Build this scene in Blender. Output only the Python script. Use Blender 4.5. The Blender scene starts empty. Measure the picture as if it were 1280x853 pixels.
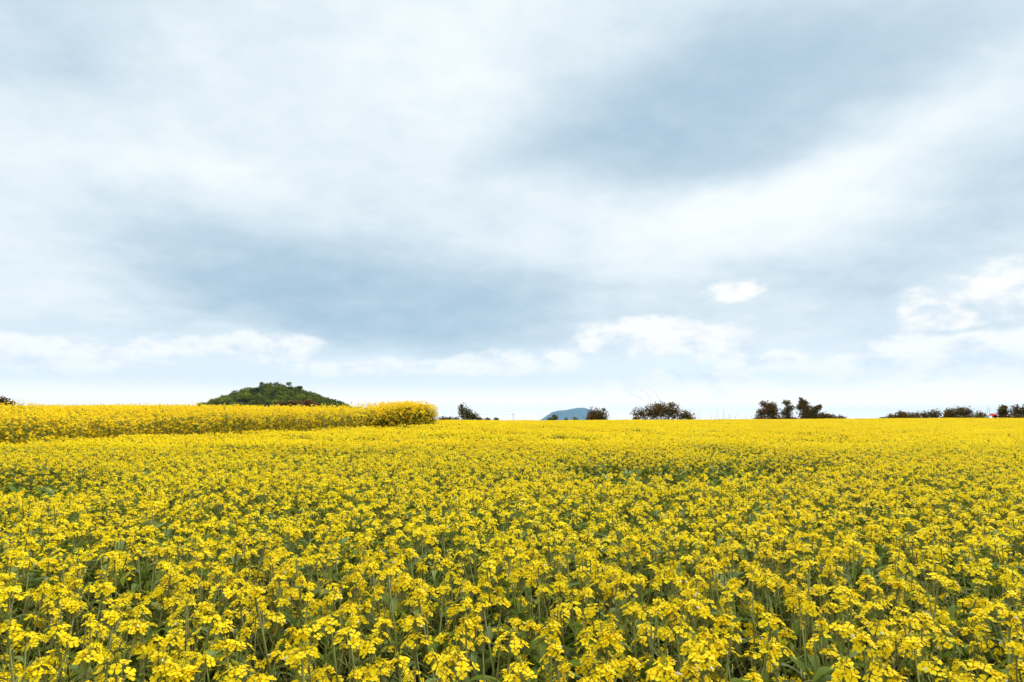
import bpy, math, random
import numpy as np
from mathutils import Vector, Matrix

sc = bpy.context.scene
COL = sc.collection
R = math.radians
rnd = random.Random(7)

# ------------------------------------------------------------------ camera
W0, H0, FPX = 1280.0, 853.0, 853.0          # photo size and focal length in its pixels (24 mm lens)
TILT = math.atan((528 - 426.5) / FPX)       # camera looks slightly up; true horizon at y = 528
EYE = 1.25
cam_d = bpy.data.cameras.new('camera')
cam = bpy.data.objects.new('camera', cam_d)
COL.objects.link(cam)
cam_d.sensor_width = 36.0
cam_d.lens = 36.0 * FPX / W0
cam_d.clip_start = 0.05
cam_d.clip_end = 40000
cam.location = (0, 0, EYE)
cam.rotation_euler = (R(90) + TILT, 0, 0)
sc.camera = cam


def ray(px, py):
    """direction of a photo pixel in the world, scaled to y = 1"""
    X, Y = (px - W0 / 2) / FPX, (H0 / 2 - py) / FPX
    f = math.cos(TILT) - Y * math.sin(TILT)
    u = math.sin(TILT) + Y * math.cos(TILT)
    return X / f, u / f


def at(px, py, d):
    x, z = ray(px, py)
    return Vector((x * d, d, EYE + z * d))


# ------------------------------------------------------------------ render, exposure
sc.render.engine = 'CYCLES'
sc.view_settings.view_transform = 'Standard'
sc.view_settings.look = 'None'
sc.view_settings.exposure = 0.42
sc.view_settings.gamma = 1.0
cy = sc.cycles
cy.use_denoising = True
cy.denoiser = 'OPENIMAGEDENOISE'
cy.denoising_input_passes = 'RGB_ALBEDO_NORMAL'
cy.denoising_prefilter = 'ACCURATE'
cy.use_adaptive_sampling = True
cy.adaptive_threshold = 0.02
cy.max_bounces = 5
cy.diffuse_bounces = 4
cy.glossy_bounces = 2
cy.transmission_bounces = 4
cy.volume_bounces = 0
cy.transparent_max_bounces = 8
cy.caustics_reflective = False
cy.caustics_refractive = False

# ------------------------------------------------------------------ sun
SUN_EL, SUN_AZ = R(56), R(55)              # azimuth from +y towards +x
sun_dir = Vector((math.sin(SUN_AZ) * math.cos(SUN_EL), math.cos(SUN_AZ) * math.cos(SUN_EL), math.sin(SUN_EL)))
sun_l = bpy.data.lights.new('sun', 'SUN')
sun_l.energy = 2.3
sun_l.angle = R(10)
sun_l.color = (1.0, 0.95, 0.86)
sun_o = bpy.data.objects.new('sun', sun_l)
COL.objects.link(sun_o)
sun_o.rotation_euler = sun_dir.to_track_quat('Z', 'Y').to_euler()
sun_o.location = (0, 0, 50)

# ------------------------------------------------------------------ sky
world = bpy.data.worlds.new('World')
sc.world = world
world.use_nodes = True
NT = world.node_tree
NT.nodes.clear()


class G:
    """tiny node-building helper"""
    def __init__(s, nt):
        s.nt = nt

    def n(s, t, **kw):
        x = s.nt.nodes.new(t)
        for k, v in kw.items():
            setattr(x, k, v)
        return x

    def put(s, sock, v):
        if hasattr(v, 'is_output'):
            s.nt.links.new(v, sock)
        else:
            sock.default_value = v

    def m(s, op, a, b=0.0, c=0.0, clamp=False):
        x = s.n('ShaderNodeMath', operation=op, use_clamp=clamp)
        for i, v in enumerate((a, b, c)):
            if i < len(x.inputs):
                s.put(x.inputs[i], v)
        return x.outputs[0]

    def v(s, op, a, b=(0, 0, 0), c=(0, 0, 0), scale=1.0):
        x = s.n('ShaderNodeVectorMath', operation=op)
        s.put(x.inputs[0], a)
        s.put(x.inputs[1], b)
        if op == 'MULTIPLY_ADD':
            s.put(x.inputs[2], c)
        if op == 'SCALE':
            s.put(x.inputs[3], scale)
        return x.outputs['Value'] if op in ('LENGTH', 'DOT_PRODUCT') else x.outputs[0]

    def comb(s, x, y, z=0.0):
        n = s.n('ShaderNodeCombineXYZ')
        for i, v in enumerate((x, y, z)):
            s.put(n.inputs[i], v)
        return n.outputs[0]

    def rng(s, v, a, b, c, d, mode='SMOOTHSTEP'):
        n = s.n('ShaderNodeMapRange', interpolation_type=mode)
        for i, q in enumerate((v, a, b, c, d)):
            s.put(n.inputs[i], q)
        return n.outputs[0]

    def noise(s, vec, scale, detail=4.0, rough=0.5, col=False):
        n = s.n('ShaderNodeTexNoise')
        s.put(n.inputs['Vector'], vec)
        n.inputs['Scale'].default_value = scale
        n.inputs['Detail'].default_value = detail
        n.inputs['Roughness'].default_value = rough
        return n.outputs['Color' if col else 'Fac']

    def mix(s, f, a, b):
        n = s.n('ShaderNodeMix', data_type='RGBA')
        s.put(n.inputs[0], f)
        s.put(n.inputs[6], a)
        s.put(n.inputs[7], b)
        return n.outputs[2]


def lin(r, g, b):
    def f(c):
        c /= 255.0
        return c / 12.92 if c <= 0.04045 else ((c + 0.055) / 1.055) ** 2.4
    return (f(r), f(g), f(b), 1.0)


g = G(NT)
tc = g.n('ShaderNodeTexCoord')
sep = g.n('ShaderNodeSeparateXYZ')
NT.links.new(tc.outputs['Generated'], sep.inputs[0])
dx, dy, dz = sep.outputs
az = g.m('ARCTAN2', dx, dy)
el = g.m('ARCSINE', dz)
P = g.comb(az, el, 0.0)


def angles(px, py):
    x, z = ray(px, py)
    return math.atan2(x, 1.0), math.atan2(z, math.hypot(x, 1.0))


# clouds lie on a layer high above, so their texture shrinks towards the horizon
inv = g.m('DIVIDE', 1.0, g.m('ADD', g.m('MAXIMUM', dz, 0.0), 0.24))
layer = g.comb(g.m('MULTIPLY', dx, inv), g.m('MULTIPLY', dy, inv), 0.0)
warp = g.v('SUBTRACT', g.noise(layer, 1.1, 3.0, 0.5, True), (0.5, 0.5, 0.5))
warp2 = g.v('SUBTRACT', g.noise(layer, 4.0, 3.0, 0.55, True), (0.5, 0.5, 0.5))
Pw = g.v('MULTIPLY_ADD', warp, (0.20, 0.11, 0.0), P)
Pw = g.v('MULTIPLY_ADD', warp2, (0.07, 0.05, 0.0), Pw)


def blob(vec, px, py, rx, ry, rot=0.0):
    a, e = angles(px, py)
    k = math.cos(a)
    n = g.n('ShaderNodeMapping', vector_type='TEXTURE')
    g.put(n.inputs[0], vec)
    n.inputs[1].default_value = (a, e, 0)
    n.inputs[2].default_value = (0, 0, R(rot))
    n.inputs[3].default_value = (rx / FPX * k, ry / FPX * k, 1)
    return g.rng(g.v('LENGTH', n.outputs[0]), 0.0, 1.0, 1.0, 0.0)


# (px, py, rx, ry, rotation, amount): where the overcast is thick (dark) or thin (bright)
SOFT = [
    (300, 345, 330, 120, -12, -0.40), (520, 385, 330, 105, -6, -0.52), (230, 285, 190, 70, -14, -0.20),
    (480, 250, 330, 70, -4, -0.10), (720, 370, 260, 90, 4, -0.20),
    (850, 130, 420, 170, 8, -0.50), (1040, 60, 380, 150, 12, -0.34), (740, 190, 260, 60, -4, -0.20),
    (1260, 220, 170, 80, 12, -0.30), (1150, 320, 260, 70, 8, -0.30), (1020, 345, 220, 50, 4, -0.14),
    (1180, 395, 200, 45, 6, -0.20), (1250, 40, 220, 120, 0, -0.16), (1000, 170, 300, 80, 10, -0.12),
    (30, 30, 300, 150, 0, -0.32), (260, 20, 300, 70, 0, -0.15), (40, 120, 200, 80, 0, -0.12),
    (180, 215, 420, 75, -2, 0.20), (520, 110, 260, 130, -10, 0.20), (600, 60, 120, 140, 0, 0.24),
    (690, 240, 260, 45, 6, 0.14), (1040, 195, 380, 60, 16, 0.42), (880, 268, 360, 75, 6, 0.34), (700, 262, 150, 40, 0, 0.12),
    (1040, 265, 110, 40, 0, 0.14), (60, 320, 240, 150, 0, 0.20), (840, 315, 220, 40, 6, 0.16),
]
acc = 0.70
for (px, py, rx, ry, ro, am) in SOFT:
    acc = g.m('MULTIPLY_ADD', blob(Pw, px, py, rx, ry, ro), am * (0.74 if am < 0 else 0.58), acc)
n1 = g.noise(layer, 2.4, 6.0, 0.55)
n2 = g.noise(layer, 7.5, 5.0, 0.6)
acc = g.m('MULTIPLY_ADD', g.m('SUBTRACT', n1, 0.5), 0.52, acc)
acc = g.m('MULTIPLY_ADD', g.m('SUBTRACT', n2, 0.5), 0.32, acc)
n3 = g.noise(g.v('MULTIPLY', layer, (1.0, 1.3, 1.0)), 15.0, 5.0, 0.62)
acc = g.m('MULTIPLY_ADD', g.m('SUBTRACT', n3, 0.5), 0.14, acc)
ramp = g.n('ShaderNodeValToRGB')
cr = ramp.color_ramp
cr.interpolation = 'B_SPLINE'
cr.elements[0].position = 0.0
cr.elements[0].color = lin(155, 179, 198)
cr.elements[1].position = 1.0
cr.elements[1].color = lin(236, 239, 239)
for p, c in ((0.25, (170, 192, 208)), (0.5, (196, 211, 221)), (0.75, (218, 228, 233))):
    e_ = cr.elements.new(p)
    e_.color = lin(*c)
g.put(ramp.inputs[0], acc)
clouds = ramp.outputs[0]

# clear air seen low between the clouds: the Nishita sky
sky = g.n('ShaderNodeTexSky', sky_type='NISHITA')
sky.sun_disc = False
sky.sun_elevation = SUN_EL
sky.sun_rotation = SUN_AZ
sky.air_density = 1.0
sky.dust_density = 0.6
skyc = g.v('SCALE', sky.outputs[0], scale=0.10)
veil = g.mix(0.62, skyc, lin(236, 244, 250))
# the overcast sheet ends above the horizon, ragged lower edge
edge = g.m('MULTIPLY_ADD', g.m('SUBTRACT', n1, 0.5), 0.16, el)
low = g.rng(edge, 0.055, 0.135, 0.0, 1.0)
colr = g.mix(low, veil, clouds)

# heaped clouds with lit tops and grey bases
Pc = g.v('MULTIPLY_ADD', warp2, (0.03, 0.02, 0.0), P)
fine = g.noise(g.v('MULTIPLY', P, (1.0, 1.7, 1.0)), 22.0, 6.0, 0.6)
CUM = [(800, 424, 75, 26), (880, 428, 70, 26), (760, 432, 40, 16), (1110, 450, 90, 22), (1210, 440, 110, 30), (1275, 436, 70, 28), (1060, 458, 70, 18), (1155, 446, 90, 22),
       (1165, 388, 55, 32), (1195, 402, 40, 18), (1258, 358, 70, 42), (915, 362, 38, 15), (340, 436, 66, 20),
       (90, 444, 130, 24), (230, 430, 80, 16), (640, 456, 90, 18), (540, 458, 70, 14), (700, 450, 50, 14), (860, 482, 120, 18), (1190, 470, 110, 14), (950, 452, 60, 16),
       (20, 432, 70, 16), (420, 462, 80, 12)]
cm = 0.0
for i, (px, py, rx, ry) in enumerate(CUM):
    b_ = blob(Pc, px, py, rx * (1.6 if px < 1000 else 1.5 if py > 420 else 1.32), ry * (1.6 if px < 1000 else 1.5 if py > 420 else 1.35), 0)
    if py > 420 and px > 700:
        b_ = g.m('MULTIPLY', b_, 1.35)
    cm = g.m('MAXIMUM', b_, cm)
body = g.rng(g.m('MULTIPLY_ADD', g.m('SUBTRACT', fine, 0.5), 2.0, cm), 0.16, 0.80, 0.0, 1.0)
body = g.m('MULTIPLY', body, g.rng(cm, 0.0, 0.3, 0.0, 1.0))
shade = g.noise(g.v('MULTIPLY_ADD', P, (1.0, 1.9, 1.0), (0.0, 0.02, 0.0)), 16.0, 5.0, 0.6)
cumc = g.mix(g.rng(shade, 0.32, 0.56, 0.0, 1.0), lin(210, 221, 231), lin(246, 244, 240))
colr = g.mix(g.m('MULTIPLY', body, 0.9), colr, cumc)
# thin bright haze at the very horizon
hz = g.rng(el, 0.0, 0.13, 0.75, 0.0)
colr = g.mix(hz, colr, lin(240, 246, 250))
# low sky seen through the long path of air: brighter and warmer than it looks
lo = g.rng(el, 0.0, 0.065, 1.0, 0.0)
colr = g.v('MULTIPLY', colr, g.v('MULTIPLY_ADD', g.comb(lo, lo, lo), (1.10, 0.64, 0.26), (1.0, 1.0, 1.0)))
# added brightness in the unseen sky overhead, to light the field from above
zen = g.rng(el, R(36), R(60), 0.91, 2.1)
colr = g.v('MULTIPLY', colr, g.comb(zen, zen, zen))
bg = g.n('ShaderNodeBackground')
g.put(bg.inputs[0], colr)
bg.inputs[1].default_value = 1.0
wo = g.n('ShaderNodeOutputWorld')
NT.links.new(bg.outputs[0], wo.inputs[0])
world.cycles.sampling_method = 'MANUAL'
world.cycles.sample_map_resolution = 512


# ------------------------------------------------------------------ materials
def mat(name, base, rough=0.7, trans=0.0, var=0.15, nscale=3.0, alt=None, gloss=0.25, objvar=0.15):
    m = bpy.data.materials.new(name)
    m.use_nodes = True
    nt = m.node_tree
    nt.nodes.clear()
    h = G(nt)
    geo = h.n('ShaderNodeNewGeometry')
    nz = h.noise(geo.outputs['Position'], nscale, 3.0, 0.6)
    if name.startswith('petal'):                     # ripeness drifts over the field in broad patches
        nz = h.m('MULTIPLY_ADD', h.noise(geo.outputs['Position'], 0.13, 4.0, 0.6), 0.6, h.m('MULTIPLY', nz, 0.4))
    fac = h.rng(nz, 0.33, 0.67, 0.0, 1.0)
    alt = alt or tuple(c * 0.6 for c in base)
    oi = h.n('ShaderNodeObjectInfo')
    isl = geo.outputs['Random Per Island']
    c = h.mix(h.m('MULTIPLY_ADD', isl, var, h.m('MULTIPLY', fac, var)), base + (1.0,), alt + (1.0,))
    hs = h.n('ShaderNodeHueSaturation')
    h.put(hs.inputs['Color'], c)
    h.put(hs.inputs['Value'], h.m('MULTIPLY_ADD', oi.outputs['Random'], objvar, 1.0 - objvar / 2))
    c = hs.outputs[0]
    p = h.n('ShaderNodeBsdfPrincipled')
    h.put(p.inputs['Base Color'], c)
    p.inputs['Roughness'].default_value = rough
    p.inputs['Specular IOR Level'].default_value = gloss
    out = h.n('ShaderNodeOutputMaterial')
    s = p.outputs[0]
    if trans:
        t = h.n('ShaderNodeBsdfTranslucent')
        h.put(t.inputs[0], c)
        mx = h.n('ShaderNodeMixShader')
        mx.inputs[0].default_value = trans
        nt.links.new(s, mx.inputs[1])
        nt.links.new(t.outputs[0], mx.inputs[2])
        s = mx.outputs[0]
    nt.links.new(s, out.inputs[0])
    return m


M_PETAL = mat('petal', (0.97, 0.80, 0.004), 0.6, 0.42, 0.40, 0.9, (0.93, 0.60, 0.004), 0.15, 0.10)
M_PETAL_OLD = mat('petal_upper_field', (0.97, 0.765, 0.005), 0.6, 0.38, 0.45, 0.4, (0.92, 0.58, 0.006), 0.15, 0.15)
M_BUD = mat('bud', (0.50, 0.40, 0.02), 0.6, 0.15, 0.4, 30.0, (0.30, 0.33, 0.03))
M_STAMEN = mat('stamen', (0.62, 0.33, 0.01), 0.7, 0.1, 0.3, 30.0)
M_PALE = mat('dry_petal', (0.80, 0.76, 0.62), 0.7, 0.3, 0.2)
M_STEM = mat('stem', (0.19, 0.25, 0.045), 0.55, 0.0, 0.6, 6.0, (0.17, 0.15, 0.04))
M_LEAF = mat('leaf', (0.165, 0.215, 0.016), 0.6, 0.38, 0.6, 5.0, (0.095, 0.135, 0.014), 0.1, 0.3)
M_LEAF_Y = mat('leaf_pale', (0.20, 0.25, 0.05), 0.5, 0.3, 0.5, 5.0, (0.10, 0.15, 0.04), 0.2, 0.3)
M_SHRUB = mat('shrub_leaf', (0.108, 0.102, 0.014), 0.7, 0.2, 0.9, 0.8, (0.120, 0.058, 0.012), 0.1, 0.2)
M_SHRUB_G = mat('shrub_leaf_green', (0.18, 0.21, 0.035), 0.6, 0.3, 0.7, 0.9, (0.10, 0.10, 0.02), 0.15, 0.2)
M_SHRUB_R = mat('shrub_leaf_rust', (0.26, 0.11, 0.03), 0.6, 0.15, 0.6, 0.9, (0.14, 0.06, 0.02), 0.2, 0.2)
M_WOOD = mat('bark', (0.085, 0.06, 0.04), 0.8, 0.0, 0.5, 8.0)
M_TWIG = mat('dry_twig', (0.20, 0.16, 0.11), 0.8, 0.0, 0.4, 8.0)
M_TREE = mat('hill_tree_leaf', (0.19, 0.21, 0.014), 0.7, 0.25, 0.5, 0.03, (0.060, 0.082, 0.005), 0.1, 1.3)
M_HILL = mat('hill_soil', (0.05, 0.075, 0.025), 0.9, 0.0, 0.5, 0.05)
M_MOUNT = mat('mountain_rock', (0.03, 0.05, 0.035), 0.9, 0.0, 0.5, 0.012, (0.12, 0.10, 0.08), 0.1, 0.0)
M_RED = mat('red_cloth', (0.50, 0.02, 0.025), 0.5, 0.0, 0.3, 2.0)
M_METAL = mat('grey_metal', (0.35, 0.36, 0.38), 0.5, 0.0, 0.3, 2.0)
M_CONC = mat('grey_concrete', (0.32, 0.31, 0.29), 0.8, 0.0, 0.3, 2.0)


def soil_material():
    m = bpy.data.materials.new('soil')
    m.use_nodes = True
    nt = m.node_tree
    nt.nodes.clear()
    h = G(nt)
    geo = h.n('ShaderNodeNewGeometry')
    n = h.noise(geo.outputs['Position'], 3.0, 8.0, 0.65)
    nb = h.noise(geo.outputs['Position'], 0.35, 4.0, 0.5)
    c = h.mix(h.rng(n, 0.35, 0.65, 0, 1), (0.085, 0.055, 0.03, 1), (0.045, 0.03, 0.018, 1))
    c = h.mix(h.rng(nb, 0.42, 0.62, 0, 0.75), c, (0.05, 0.075, 0.022, 1))
    p = h.n('ShaderNodeBsdfPrincipled')
    h.put(p.inputs['Base Color'], c)
    p.inputs['Roughness'].default_value = 0.95
    b = h.n('ShaderNodeBump')
    b.inputs['Strength'].default_value = 0.6
    b.inputs['Distance'].default_value = 0.05
    h.put(b.inputs['Height'], n)
    nt.links.new(b.outputs[0], p.inputs['Normal'])
    out = h.n('ShaderNodeOutputMaterial')
    nt.links.new(p.outputs[0], out.inputs[0])
    return m


M_SOIL = soil_material()


# ------------------------------------------------------------------ mesh helper
class MB:
    def __init__(s):
        s.v, s.f, s.mi, s.n = [], [], [], 0

    def add(s, verts, faces, mi=0):
        verts = np.asarray(verts, dtype=float)
        s.v.append(verts)
        o = s.n
        for f in faces:
            s.f.append(tuple(i + o for i in f))
            s.mi.append(mi)
        s.n += len(verts)

    def add_mb(s, other, M4):
        """append another MB transformed by a 4x4 matrix"""
        V = np.concatenate(other.v)
        A = np.array(M4)
        s.v.append(V @ A[:3, :3].T + A[:3, 3])
        o = s.n
        s.f.extend(tuple(i + o for i in f) for f in other.f)
        s.mi.extend(other.mi)
        s.n += len(V)

    def tube(s, pts, r0, r1, sides=4, mi=0):
        pts = [Vector(p) for p in pts]
        vs, fs = [], []
        n = len(pts)
        for i, p in enumerate(pts):
            t = (pts[min(i + 1, n - 1)] - pts[max(i - 1, 0)]).normalized()
            a = t.orthogonal().normalized()
            b = t.cross(a)
            r = r0 + (r1 - r0) * i / max(n - 1, 1)
            for k in range(sides):
                q = 2 * math.pi * k / sides
                vs.append(p + (a * math.cos(q) + b * math.sin(q)) * r)
        for i in range(n - 1):
            for k in range(sides):
                k2 = (k + 1) % sides
                fs.append((i * sides + k, i * sides + k2, (i + 1) * sides + k2, (i + 1) * sides + k))
        fs.append(tuple(range(sides))[::-1])
        fs.append(tuple(range((n - 1) * sides, n * sides)))
        s.add([tuple(v) for v in vs], fs, mi)

    def mesh(s, name, mats, smooth=False):
        me = bpy.data.meshes.new(name)
        V = np.concatenate(s.v)
        me.from_pydata([tuple(p) for p in V], [], s.f)
        for m in mats:
            me.materials.append(m)
        me.polygons.foreach_set('material_index', s.mi)
        if smooth:
            me.polygons.foreach_set('use_smooth', [True] * len(s.f))
        me.update()
        return me


def link(name, me, parent=None, loc=(0, 0, 0), rot=(0, 0, 0), scale=(1, 1, 1)):
    o = bpy.data.objects.new(name, me)
    COL.objects.link(o)
    o.parent = parent
    o.location, o.rotation_euler, o.scale = loc, rot, scale
    return o


def thing(name, label, cat, loc=(0, 0, 0), rotz=0.0, group=None, scale=1.0):
    o = bpy.data.objects.new(name, None)
    COL.objects.link(o)
    o.empty_display_size = 0.1
    o.location, o.rotation_euler, o.scale = loc, (0, 0, rotz), (scale,) * 3
    o['label'], o['category'] = label, cat
    if group:
        o['group'] = group
    return o


def frame(pos, normal, spin, s):
    """matrix with z along normal"""
    q = Vector(normal).to_track_quat('Z', 'Y').to_matrix().to_4x4()
    return Matrix.Translation(pos) @ q @ Matrix.Rotation(spin, 4, 'Z') @ Matrix.Scale(s, 4)


# ------------------------------------------------------------------ terrain
def sstep(a, b, x):
    t = np.clip((x - a) / (b - a), 0, 1)
    return t * t * (3 - 2 * t)


PLANT_H = 0.75
UP_H = 1.05
BA = np.array([-13.2, 12.5])       # front edge of the upper field, left
BB = np.array([-2.95, 27.0])       # its right-hand corner
BC = np.array([-11.0, 62.0])       # and its back edge
_e = (BB - BA) / np.linalg.norm(BB - BA)
_n = np.array([-_e[1], _e[0]])     # into the upper field
_e2 = (BC - BB) / np.linalg.norm(BC - BB)
_n2 = np.array([-_e2[1], _e2[0]])


def wob(x, y, s, seed=0.0):
    return (np.sin(x * s + 1.7 * seed + 1.3 * np.sin(y * s * 0.7 + seed)) + np.sin(y * s * 1.31 + 2.1 * seed + 1.1 * np.sin(x * s * 0.83 - seed))) * 0.5


def upper_depth(x, y):
    """metres inside the upper field (negative outside)"""
    a = (x - BA[0]) * _n[0] + (y - BA[1]) * _n[1] + 0.25 * wob(x, y, 1.3, 2.0)
    b = (x - BB[0]) * _n2[0] + (y - BB[1]) * _n2[1] + 0.2 * wob(x, y, 1.1, 5.0)
    return np.minimum(a, b)


CREST = 84.0


def lower_top(x, y):
    """height of the flower tops of the lower field, relative to the eye"""
    z = -0.5 + 0.00875 * np.minimum(y, CREST)
    z = z + 0.19 * np.exp(-(((x + 3.2) / 6.0) ** 2 + ((y - 28) / 10.0) ** 2))
    z = z + 0.24 * sstep(5, 60, x) * sstep(25, 80, y) - 0.02 * sstep(0, -30, x) * sstep(30, 80, y)
    z = z + 0.07 * wob(x, y, 0.19, 7.0) * sstep(60, 80, y)
    z = z + 0.012 * wob(x, y, 0.5, 1.0) * sstep(2, 10, y)
    return z


def upper_top(x, y):
    s = np.clip(((x - BA[0]) * _e[0] + (y - BA[1]) * _e[1]) / np.linalg.norm(BB - BA), -0.5, 1)
    front = 0.06 + 0.55 * np.clip(s, -0.2, 1) + 0.06 * sstep(0.86, 0.97, s)
    back = 19.0 / 853.0 * np.minimum(y, 46.0)
    t = sstep(0.0, 12.0, upper_depth(x, y))
    return front * (1 - t) + np.maximum(back, front * 0.8) * t


def ground(x, y):
    x, y = np.asarray(x, float), np.asarray(y, float)
    lo = lower_top(x, y) - PLANT_H
    up = upper_top(x, y) - UP_H
    t = sstep(-0.35, 0.55, upper_depth(x, y))
    z = EYE + lo * (1 - t) + up * t
    # beyond the crest the land falls away to a plain
    fall = sstep(CREST + 3, CREST + 80, y) + 0 * x
    z = z - 11.0 * fall
    behind = sstep(-6, -60, y)
    z = z - 0.6 * behind
    side = sstep(110, 260, np.abs(x))
    z = z - 9 * side * (1 - fall)
    return z


def axis(lo_f, hi_f, step, far, grow=1.22):
    a = list(np.arange(lo_f, hi_f + 1e-6, step))
    d, p = step, a[-1]
    while p < far:
        d *= grow
        p += d
        a.append(p)
    d, p = step, a[0]
    pre = []
    while p > -far:
        d *= grow
        p -= d
        pre.append(p)
    return np.array(pre[::-1] + a)


gx, gy = axis(-45, 45, 0.45, 12800), axis(-4, 64, 0.45, 12800)
XX, YY = np.meshgrid(gx, gy)
ZZ = ground(XX, YY)
nx, ny = len(gx), len(gy)
idx = np.arange(nx * ny).reshape(ny, nx)
F = np.stack([idx[:-1, :-1], idx[:-1, 1:], idx[1:, 1:], idx[1:, :-1]], -1).reshape(-1, 4)
me = bpy.data.meshes.new('ground')
me.from_pydata(np.stack([XX, YY, ZZ], -1).reshape(-1, 3).tolist(), [], F.tolist())
me.materials.append(M_SOIL)
me.polygons.foreach_set('use_smooth', [True] * len(me.polygons))
o = link('ground', me)
o['kind'] = 'structure'


# ------------------------------------------------------------------ rapeseed parts
def petal_verts(kind):
    if kind == 0:      # rounded petal
        return [(0.06, 0, 0), (0.40, -0.30, .05), (0.40, 0.30, .05), (0.80, -0.52, .12), (0.80, 0.52, .12), (1.04, -0.27, .10), (1.04, 0.27, .10)], \
               [(0, 1, 2), (1, 3, 4, 2), (3, 5, 6, 4)]
    return [(0.0, 0, 0), (0.72, -0.60, .10), (1.08, 0, .12), (0.72, 0.60, .10)], [(0, 1, 2, 3)]


def flower(lod, r, cup=1.0):
    mb = MB()
    if lod == 2:
        z = 0.2 * r
        mb.add([(-r, -r * .8, 0), (0, -r * .9, z), (r, -r * .6, 0), (r * .9, r * .7, 0), (0, r, z), (-r * .9, r * .8, 0)], [(0, 1, 4, 5), (1, 2, 3, 4)], 0)
        return mb
    pv, pf = petal_verts(lod)
    pv = np.array(pv)
    for k in range(4):
        a = k * math.pi / 2 + rnd.uniform(-.18, .18)
        s = r * rnd.uniform(.88, 1.08)
        c = cup * rnd.uniform(.2, 2.2)
        v = pv * s
        v[:, 2] *= c
        ca, sa = math.cos(a), math.sin(a)
        mb.add(np.stack([v[:, 0] * ca - v[:, 1] * sa, v[:, 0] * sa + v[:, 1] * ca, v[:, 2] + rnd.uniform(0, .0006)], -1), pf, 0)
    if lod == 0:
        q = r * .2
        mb.add([(-q, 0, q * .3), (0, -q, q * .3), (q, 0, q * .3), (0, q, q * .3), (0, 0, q * 2.0)], [(0, 1, 4), (1, 2, 4), (2, 3, 4), (3, 0, 4)], 2)
    return mb


def bud(mb, pos, nrm, ln, w, mi):
    Mx = frame(pos, nrm, rnd.uniform(0, 6), 1.0)
    v = [(w, 0, 0), (0, w, 0), (-w, 0, 0), (0, -w, 0), (0, 0, ln), (0, 0, -ln * .5)]
    v = [tuple(Mx @ Vector(p)) for p in v]
    mb.add(v, [(0, 1, 4), (1, 2, 4), (2, 3, 4), (3, 0, 4), (1, 0, 5), (2, 1, 5), (3, 2, 5), (0, 3, 5)], mi)


def head(lod, full=1.0):
    """a raceme: open flowers round a dome, buds in the middle. materials: petal, bud, stamen, stem, pale"""
    mb = MB()
    Rr = rnd.uniform(.0135, .0205) * (0.75 + .25 * full)
    n = int(rnd.uniform(8, 15) * full) if lod < 2 else int(rnd.uniform(6, 9) * full)
    ln = rnd.uniform(.012, .032)
    gap = rnd.uniform(.0, .35)
    for i in range(n):
        u = (i + rnd.random()) / n                       # 0 at the tip, 1 at the lowest flower
        if lod < 2 and rnd.random() < gap * u:
            continue
        ph = i * 2.39996 + rnd.uniform(-.5, .5)
        rr = Rr * (0.30 + 0.85 * u ** .6) * rnd.uniform(.75, 1.25)
        z = Rr * .35 - ln * u + rnd.uniform(-.004, .004)
        pos = Vector((rr * math.cos(ph), rr * math.sin(ph), z))
        tilt = rnd.uniform(.25, .65) + .55 * u
        nrm = Vector((math.sin(tilt) * math.cos(ph), math.sin(tilt) * math.sin(ph), math.cos(tilt)))
        nrm += Vector((rnd.uniform(-.3, .3), rnd.uniform(-.3, .3), rnd.uniform(.05, .45)))
        r = (rnd.uniform(.0062, .0090) if lod < 2 else rnd.uniform(.0090, .0125))
        mb.add_mb(flower(lod, r, rnd.uniform(.5, 1.6)), frame(pos, nrm, rnd.uniform(0, 6.28), 1))
        if lod == 0:
            base = Vector((0, 0, z - .014))
            mb.tube([base, base.lerp(pos, .6) + Vector((0, 0, -.002)), pos], .0007, .0006, 3, 3)
    if lod == 0:
        mb.tube([(0, 0, -ln - .02), (0, 0, Rr * .3)], .0016, .001, 4, 3)
    if lod < 2:
        for i in range(7 if lod == 0 else 3):
            a = rnd.uniform(0, 6.28)
            q = rnd.uniform(0, .008)
            bud(mb, Vector((q * math.cos(a), q * math.sin(a), Rr * .5 + rnd.uniform(-.003, .006))),
                Vector((q * 40 * math.cos(a), q * 40 * math.sin(a), 1)), .0052, .0021, 1)
        if rnd.random() < .30:
            a = rnd.uniform(0, 6.28)
            p = Vector((Rr * 1.05 * math.cos(a), Rr * 1.05 * math.sin(a), -.1 * Rr))
            bud(mb, p, p, .006, .0028, 4)
    return mb


HEAD_MATS = [M_PETAL, M_BUD, M_STAMEN, M_STEM, M_PALE]


def leaf(ln, w, droop, lod=0, mi=0):
    """lanceolate leaf along +x, wavy edge, keel along the midrib"""
    mb = MB()
    n = 7 if lod == 0 else 3
    prof = lambda t: (math.sin(math.pi * min(t * .92 + .10, 1.0)) ** .8) * (1 - .25 * t)
    vs, fs = [], []
    ph = rnd.uniform(0, 6)
    for i in range(n + 1):
        t = i / n
        ang = .75 - droop * t
        x = ln * (t * math.cos(.5 * (.75 + ang)))
        z = ln * (t * math.sin(.5 * (.75 + ang)))
        ww = w * prof(t) if i < n else w * .04
        wv = .10 * ww * math.sin(ph + t * 13)
        vs += [(x, -ww, z + .35 * ww + wv), (x, 0, z), (x, ww, z + .35 * ww - wv)]
    for i in range(n):
        a = i * 3
        fs += [(a, a + 3, a + 4, a + 1), (a + 1, a + 4, a + 5, a + 2)]
    mb.add(vs, fs, mi)
    return mb


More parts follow.
